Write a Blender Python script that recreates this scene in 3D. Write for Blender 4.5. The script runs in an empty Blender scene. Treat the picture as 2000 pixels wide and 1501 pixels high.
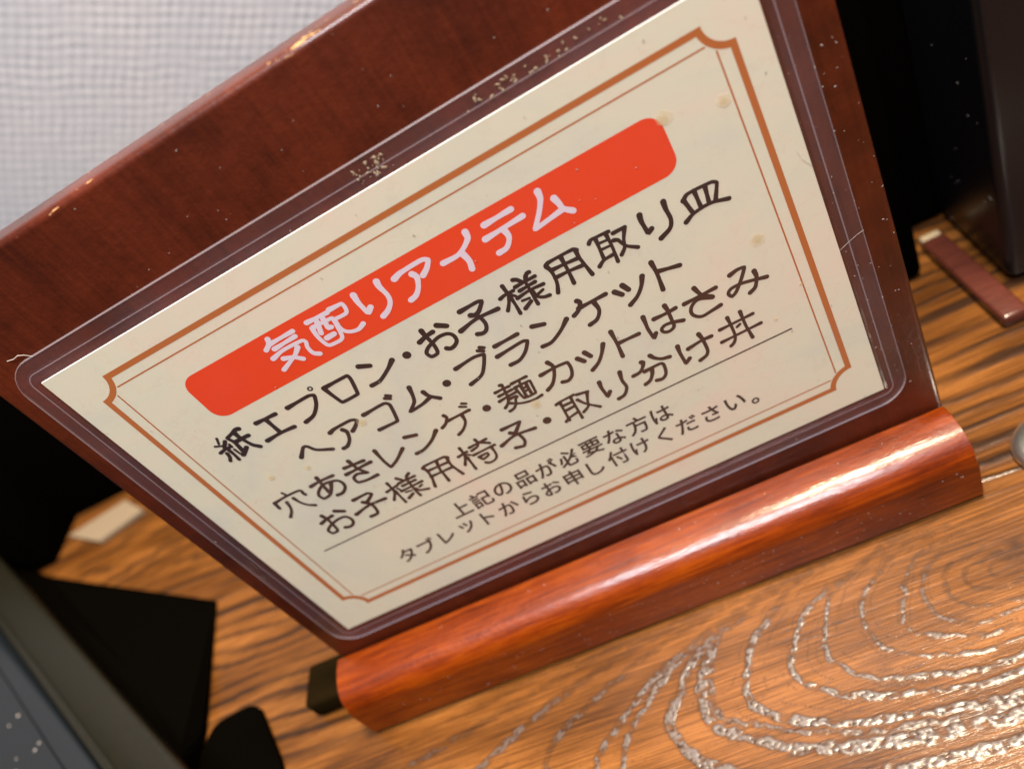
import bpy, bmesh, math, random
import numpy as np
from mathutils import Vector, Matrix

S = 0.001                      # everything below is written in millimetres
scene = bpy.context.scene

# ------------------------------------------------------------------ camera
cam_d = bpy.data.cameras.new("camera")
cam_d.sensor_width = 36.0
cam_d.lens = 27.94
cam_d.clip_start = 0.005
cam_d.clip_end = 20.0
cam_d.dof.use_dof = True
cam_d.dof.focus_distance = 0.158
cam_d.dof.aperture_fstop = 10.0
cam = bpy.data.objects.new("camera", cam_d)
scene.collection.objects.link(cam)
cam_right = Vector((0.88049, -0.103917, -0.462535))
cam_up = Vector((0.423325, 0.611519, 0.668461))
cam_back = Vector((0.213384, -0.784376, 0.582427))
mw = Matrix.Identity(4)
for i in range(3):
    mw[i][0] = cam_right[i]; mw[i][1] = cam_up[i]; mw[i][2] = cam_back[i]
mw[0][3], mw[1][3], mw[2][3] = 0.1117307, -0.1322531, 0.1786079
cam.matrix_world = mw
scene.camera = cam

# ------------------------------------------------------------------ light (indoor: lamps only)
world = bpy.data.worlds.new("World")
scene.world = world
world.use_nodes = True
bg = world.node_tree.nodes["Background"]
bg.inputs[0].default_value = (0.60, 0.60, 0.72, 1)
bg.inputs[1].default_value = 0.03

def area(name, loc, target, sx, sy, power, col, spread=180):
    l = bpy.data.lights.new(name, 'AREA')
    l.shape = 'RECTANGLE'; l.size = sx; l.size_y = sy
    l.energy = power; l.color = col; l.spread = math.radians(spread)
    o = bpy.data.objects.new(name, l)
    o.location = loc
    d = Vector(target) - Vector(loc)
    o.rotation_euler = d.to_track_quat('-Z', 'Y').to_euler()
    scene.collection.objects.link(o)
    return o

area("ceiling_lamp_warm", (0.27, -0.01, 1.25), (0.02, 0.02, 0), 0.22, 0.22, 42.0, (1.0, 0.80, 0.55))
area("ceiling_panel_front", (0.06, -0.47, 0.96), (0.07, 0, 0.05), 0.44, 0.26, 20.0, (0.96, 0.95, 1.0))
area("ceiling_panel_rear", (0.30, 0.17, 0.95), (0.25, 0.12, 0.0), 0.50, 0.20, 1.6, (0.88, 0.94, 1.0))

scene.view_settings.view_transform = 'Standard'
scene.view_settings.look = 'None'
scene.view_settings.exposure = 0.06
scene.view_settings.gamma = 1.0

# ------------------------------------------------------------------ helpers
def link(o, parent=None):
    scene.collection.objects.link(o)
    if parent is not None:
        o.parent = parent
    return o

def empty(name, loc, label, cat, rot=(0, 0, 0)):
    o = bpy.data.objects.new(name, None)
    o.empty_display_size = 0.01
    o.location = [c * S for c in loc]
    o.rotation_euler = rot
    o["label"] = label; o["category"] = cat
    return link(o)

def mesh_obj(name, verts, faces, mat, parent=None, smooth=False, kind=None):
    m = bpy.data.meshes.new(name)
    m.from_pydata([(v[0] * S, v[1] * S, v[2] * S) for v in verts], [], faces)
    m.materials.append(mat)
    if smooth:
        m.polygons.foreach_set("use_smooth", [True] * len(m.polygons))
    m.update()
    o = bpy.data.objects.new(name, m)
    if kind: o["kind"] = kind
    return link(o, parent)

def bm_obj(name, bm, mat, parent=None, smooth=False, kind=None):
    bmesh.ops.recalc_face_normals(bm, faces=bm.faces)
    m = bpy.data.meshes.new(name)
    bm.to_mesh(m); bm.free()
    m.materials.append(mat)
    if smooth:
        m.polygons.foreach_set("use_smooth", [True] * len(m.polygons))
        try: m.set_sharp_from_angle(angle=math.radians(40))
        except Exception: pass
    o = bpy.data.objects.new(name, m)
    if kind: o["kind"] = kind
    return link(o, parent)

def box_bm(x0, x1, y0, y1, z0, z1, bevel=0.0, seg=3):
    bm = bmesh.new()
    bmesh.ops.create_cube(bm, size=1.0)
    for v in bm.verts:
        v.co = Vector(((x0 + x1) / 2 + v.co.x * (x1 - x0), (y0 + y1) / 2 + v.co.y * (y1 - y0), (z0 + z1) / 2 + v.co.z * (z1 - z0))) * S
    if bevel:
        bmesh.ops.bevel(bm, geom=list(bm.edges), offset=bevel * S, segments=seg, profile=0.5, affect='EDGES')
    return bm

def extrude_profile(profile, u0, u1, frame, nseg=1, caps=True):
    """profile: list of (a, b); frame(u, a, b) -> xyz in mm"""
    bm = bmesh.new()
    rings = []
    for i in range(nseg + 1):
        u = u0 + (u1 - u0) * i / nseg
        rings.append([bm.verts.new(Vector(frame(u, a, b)) * S) for a, b in profile])
    n = len(profile)
    for i in range(nseg):
        for j in range(n):
            bm.faces.new((rings[i][j], rings[i][(j + 1) % n], rings[i + 1][(j + 1) % n], rings[i + 1][j]))
    if caps:
        bm.faces.new(rings[0][::-1]); bm.faces.new(rings[-1])
    return bm

class NT:
    def __init__(self, name):
        self.m = bpy.data.materials.new(name)
        self.m.use_nodes = True
        self.t = self.m.node_tree
        self.b = self.t.nodes["Principled BSDF"]
        self.out = self.t.nodes["Material Output"]
    def n(self, typ, **kw):
        nd = self.t.nodes.new(typ)
        for k, v in kw.items():
            if k in nd.inputs: nd.inputs[k].default_value = v
            else: setattr(nd, k, v)
        return nd
    def l(self, a, b): self.t.links.new(a, b)
    def coords(self, scale=(1, 1, 1)):
        tc = self.n("ShaderNodeTexCoord"); mp = self.n("ShaderNodeMapping")
        mp.inputs["Scale"].default_value = scale
        self.l(tc.outputs["Object"], mp.inputs["Vector"])
        return mp.outputs["Vector"]
    def noise(self, vec, scale, detail=4, rough=0.55, dist=0.0):
        nz = self.n("ShaderNodeTexNoise", Scale=scale, Detail=detail, Roughness=rough, Distortion=dist)
        self.l(vec, nz.inputs["Vector"]); return nz.outputs["Fac"]
    def ramp(self, fac, stops):
        r = self.n("ShaderNodeValToRGB"); cr = r.color_ramp
        while len(cr.elements) < len(stops): cr.elements.new(0.5)
        for e, (p, c) in zip(cr.elements, stops):
            e.position = p; e.color = (*c, 1) if len(c) == 3 else c
        self.l(fac, r.inputs["Fac"]); return r.outputs["Color"]
    def math(self, op, a, b=None, c=None, clamp=False):
        nd = self.n("ShaderNodeMath"); nd.operation = op; nd.use_clamp = clamp
        for i, v in enumerate((a, b, c)):
            if v is None: continue
            if isinstance(v, (int, float)): nd.inputs[i].default_value = v
            else: self.l(v, nd.inputs[i])
        return nd.outputs[0]
    def mix(self, fac, a, b, blend='MIX'):
        nd = self.n("ShaderNodeMix"); nd.data_type = 'RGBA'; nd.blend_type = blend
        for s, v in ((nd.inputs[0], fac), (nd.inputs[6], a), (nd.inputs[7], b)):
            if isinstance(v, (int, float)): s.default_value = v
            elif isinstance(v, tuple): s.default_value = (*v, 1) if len(v) == 3 else v
            else: self.l(v, s)
        return nd.outputs[2]
    def bump(self, height, strength, dist):
        b = self.n("ShaderNodeBump", Strength=strength, Distance=dist)
        self.l(height, b.inputs["Height"]); return b.outputs["Normal"]
    def set(self, **kw):
        for k, v in kw.items():
            k = k.replace("_", " ")
            if isinstance(v, (int, float)): self.b.inputs[k].default_value = v
            elif isinstance(v, tuple): self.b.inputs[k].default_value = (*v, 1) if len(v) == 3 else v
            else: self.l(v, self.b.inputs[k])
        return self.m

def plain(name, col, rough=0.5, **kw):
    return NT(name).set(Base_Color=col, Roughness=rough, **kw)

# ------------------------------------------------------------------ materials
def lacquer(name, dark, mid, light, rough, coat, chips=False):
    t = NT(name)
    v = t.coords((60, 900, 900)); v2 = t.coords((100, 100, 100))
    if chips: v = t.coords((900, 900, 60))
    g = t.noise(v, 1.0, 6, 0.6, 0.6)
    m = t.noise(v2, 0.35, 7, 0.65)
    gw = 0.25 if chips else 0.55
    f = t.math('ADD', t.math('MULTIPLY', g, gw), t.math('MULTIPLY', m, 1 - gw))
    col = t.ramp(f, [(0.36, dark), (0.5, mid), (0.66, light)])
    # long dark pores
    vp = t.coords((1500, 1500, 90)) if chips else t.coords((90, 1500, 1500))
    p = t.noise(vp, 1.0, 2, 0.5)
    pore = t.ramp(p, [(0.20, (1, 1, 1)), (0.27, (0, 0, 0))])
    col = t.mix(t.math('MULTIPLY', pore, 0.7), col, tuple(c * 0.25 for c in dark))
    if chips:
        geo = t.n("ShaderNodeTexCoord"); sp = t.n("ShaderNodeSeparateXYZ"); t.l(geo.outputs["Object"], sp.inputs[0])
        edge = t.math('GREATER_THAN', sp.outputs[2], 0.1563-0.032)
        cn = t.noise(t.coords((150, 500, 700)), 1.0, 5, 0.65)
        cm = t.math('MULTIPLY', t.math('GREATER_THAN', cn, 0.66), edge)
        col = t.mix(cm, col, (0.36, 0.21, 0.09))
    t.set(Base_Color=col, Roughness=rough, Coat_Weight=coat, Coat_Roughness=0.085, Specular_IOR_Level=0.2)
    b = t.bump(t.math('ADD', t.math('MULTIPLY', g, 0.5), t.noise(t.coords((700, 700, 700)), 1.0, 3)), 0.25, 0.0004)
    t.set(Normal=b)
    if not chips:
        cb = t.bump(t.noise(t.coords((160, 1300, 1300)), 1.0, 4), 0.35, 0.0003)
        t.l(cb, t.b.inputs["Coat Normal"])
    return t.m

M = {}
M['board'] = lacquer("board_lacquer", (0.028, 0.0048, 0.0018), (0.058, 0.0094, 0.0030), (0.092, 0.015, 0.0045), 0.42, 0.35, chips=True)
M['base'] = lacquer("base_lacquer", (0.060, 0.0070, 0.0002), (0.125, 0.0175, 0.0002), (0.21, 0.038, 0.0003), 0.40, 0.42)

t = NT("table_wood")
at = t.n("ShaderNodeAttribute"); at.attribute_name = "grain"
a2 = t.n("ShaderNodeAttribute"); a2.attribute_name = "stain"
fine = t.noise(t.coords((45, 1500, 1)), 1.0, 5, 0.65, 0.3)
fine2 = t.noise(t.coords((560, 4600, 1)), 1.0, 2, 0.6)
broad = t.noise(t.coords((14, 60, 1)), 1.0, 3, 0.5)
f = t.math('ADD', t.math('MULTIPLY', fine, 0.5), t.math('MULTIPLY', broad, 0.5))
col = t.ramp(f, [(0.38, (0.038, 0.0125, 0.0022)), (0.50, (0.100, 0.036, 0.0066)), (0.62, (0.195, 0.075, 0.017))])
ticks = t.ramp(fine2, [(0.30, (1, 1, 1)), (0.40, (0, 0, 0))])
col = t.mix(t.math('MULTIPLY', ticks, 0.85), col, (0.05, 0.016, 0.005))
col = t.mix(t.math('MULTIPLY', a2.outputs["Fac"], 0.92), col, (0.022, 0.009, 0.005))
col = t.mix(t.math('MULTIPLY', at.outputs["Fac"], 0.93), col, (0.011, 0.0055, 0.0035))
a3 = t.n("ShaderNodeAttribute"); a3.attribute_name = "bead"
col = t.mix(t.math('MULTIPLY', a3.outputs["Fac"], 0.85), col, (0.125, 0.100, 0.088))  # grey glints of the glossy beads put into their colour
bh = t.math('ADD', t.math('MULTIPLY', fine, 0.5), t.math('MULTIPLY', fine2, 0.35))
nb = t.bump(bh, 0.35, 0.0003)
t.set(Base_Color=col, Roughness=0.42, Coat_Weight=0.35, Coat_Roughness=0.10, Normal=nb)
t.l(t.math('ADD', t.math('MULTIPLY', a3.outputs['Fac'], 0.3), 0.1), t.b.inputs['Specular IOR Level'])
t.l(t.math('ADD', 0.10, t.math('MULTIPLY', a3.outputs['Fac'], 0.16)), t.b.inputs['Coat Roughness'])
t.l(t.math('ADD', 0.30, t.math('MULTIPLY', a3.outputs['Fac'], 0.25)), t.b.inputs['Coat Weight'])
t.l(t.math('SUBTRACT', 0.42, t.math('MULTIPLY', a3.outputs['Fac'], 0.16)), t.b.inputs['Roughness'])
t.l(nb, t.b.inputs["Coat Normal"])
M['table'] = t.m

t = NT("wall_covering")
wn = t.noise(t.coords((8, 8, 8)), 1.0, 3)
t.set(Base_Color=t.ramp(wn, [(0.3, (0.27, 0.285, 0.325)), (0.7, (0.33, 0.33, 0.35))]), Roughness=0.6)
M['wall'] = t.m

t = NT("notice_paper")
n1 = t.noise(t.coords((28, 28, 28)), 1.0, 6, 0.62, 1.2)
n2 = t.noise(t.coords((90, 90, 90)), 1.0, 5, 0.6, 0.8)
col = t.ramp(n1, [(0.30, (0.57, 0.57, 0.45)), (0.50, (0.63, 0.61, 0.45)), (0.70, (0.68, 0.58, 0.44))])
vein = t.ramp(t.math('ABSOLUTE', t.math('SUBTRACT', n2, 0.5)), [(0.0, (1, 1, 1)), (0.012, (0, 0, 0))])
col = t.mix(t.math('MULTIPLY', vein, 0.16), col, (0.58, 0.36, 0.25))
t.set(Base_Color=col, Roughness=0.55)
M['paper'] = t.m
M['paper_edge'] = plain("paper_cut_edge", (0.80, 0.80, 0.80), 0.5)
M['banner'] = plain("banner_red_print", (0.70, 0.042, 0.0001), 0.5)
M['letter_white'] = plain("title_letter_print", (0.66, 0.58, 0.62), 0.5)
M['ink1'] = plain("ink_dark_brown", (0.014, 0.004, 0.003), 0.5)
M['ink2'] = plain("ink_brown", (0.024, 0.008, 0.004), 0.5)
M['ink3'] = plain("ink_mid_brown", (0.044, 0.015, 0.006), 0.5)
M['ink4'] = plain("ink_small_print", (0.038, 0.016, 0.008), 0.5)
M['line'] = plain("border_orange_print", (0.40, 0.115, 0.020), 0.5)

# clear film: transparent sheet, slightly milky, mirror-like at its surface
t = NT("laminate_film")
tr = t.n("ShaderNodeBsdfTransparent"); tr.inputs[0].default_value = (0.97, 0.97, 0.98, 1)
df = t.n("ShaderNodeBsdfDiffuse"); df.inputs[0].default_value = (0.62, 0.56, 0.66, 1)
gl = t.n("ShaderNodeBsdfGlossy"); gl.inputs[0].default_value = (1, 1, 1, 1); gl.inputs["Roughness"].default_value = 0.12
fz = t.noise(t.coords((45, 45, 45)), 1.0, 3)
fs = t.noise(t.coords((500, 500, 500)), 1.0, 4, 0.7)
nb = t.bump(t.math('ADD', fz, t.math('MULTIPLY', fs, 0.06)), 0.5, 0.0012)
t.l(nb, gl.inputs["Normal"])
fr = t.n("ShaderNodeFresnel"); fr.inputs["IOR"].default_value = 1.42; t.l(nb, fr.inputs["Normal"])
mx1 = t.n("ShaderNodeMixShader")
t.l(t.math('ADD', t.math('MULTIPLY', fz, 0.035), 0.0), mx1.inputs[0])
t.l(tr.outputs[0], mx1.inputs[1]); t.l(df.outputs[0], mx1.inputs[2])
mx2 = t.n("ShaderNodeMixShader"); t.l(t.math("MINIMUM", fr.outputs[0], 0.11), mx2.inputs[0])
t.l(mx1.outputs[0], mx2.inputs[1]); t.l(gl.outputs[0], mx2.inputs[2])
t.l(mx2.outputs[0], t.out.inputs["Surface"])
M['film'] = t.m
mm = t.m.copy(); mm.name = "laminate_margin"
for nd in mm.node_tree.nodes:
    if nd.type == 'BSDF_DIFFUSE': nd.inputs[0].default_value = (0.52, 0.41, 0.46, 1)  # purple reflected sheen of the margin put into its diffuse colour
    if nd.type == 'MATH' and nd.operation == 'MULTIPLY' and abs(nd.inputs[1].default_value - 0.035) < 1e-6: nd.inputs[1].default_value = 0.09
M['film_margin'] = mm

t = NT("film_cut_edge")
t.set(Base_Color=(0.60, 0.55, 0.60), Roughness=0.22, Alpha=0.2)
M['film_edge'] = t.m

t = NT("black_gloss_plastic")
t.set(Specular_IOR_Level=0.3, Base_Color=(0.005, 0.0048, 0.005), Roughness=t.math('ADD', 0.16, t.math('MULTIPLY', t.noise(t.coords((30, 30, 30)), 1.0, 5, 0.6), 0.3)))
M['black_gloss'] = t.m
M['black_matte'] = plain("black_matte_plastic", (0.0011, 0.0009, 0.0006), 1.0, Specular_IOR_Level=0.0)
t = NT("tablet_bezel_grey")
bz = t.noise(t.coords((600, 600, 600)), 1.0, 3)
t.set(Base_Color=t.ramp(bz, [(0.3, (0.006, 0.0056, 0.003)), (0.7, (0.009, 0.0082, 0.0045))]), Roughness=0.35, Specular_IOR_Level=0.3)
M['bezel'] = t.m
M['screen'] = plain("tablet_screen_glass", (0.006, 0.008, 0.010), 0.2, Coat_Weight=0.15, Coat_Roughness=0.12)
M['black_satin'] = plain('black_satin_plastic', (0.0011, 0.0009, 0.0006), 0.38, Specular_IOR_Level=0.22)
M['bar'] = lacquer("red_brown_bar", (0.035, 0.009, 0.006), (0.055, 0.014, 0.009), (0.08, 0.021, 0.013), 0.38, 0.5)
M['bar_end'] = plain("cut_wood_end", (0.26, 0.20, 0.12), 0.6)
M['slip'] = plain("cream_paper", (0.17, 0.13, 0.085), 0.6)
M['steel'] = plain("brushed_steel", (0.80, 0.80, 0.76), 0.36, Metallic=1.0)
M['foot'] = plain('dark_brown_matte', (0.010, 0.006, 0.002), 0.8, Specular_IOR_Level=0.0, IOR=1.1)  # plain dark brown of the block at the left end of the base
M['dust'] = plain("dust_fibre", (0.30, 0.27, 0.25), 0.7)
M['blob'] = plain('dried_spill_film', (0.74, 0.60, 0.34), 0.35, Alpha=0.22)
M['flake'] = plain("dried_food_flake", (0.30, 0.235, 0.15), 0.6)

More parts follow.
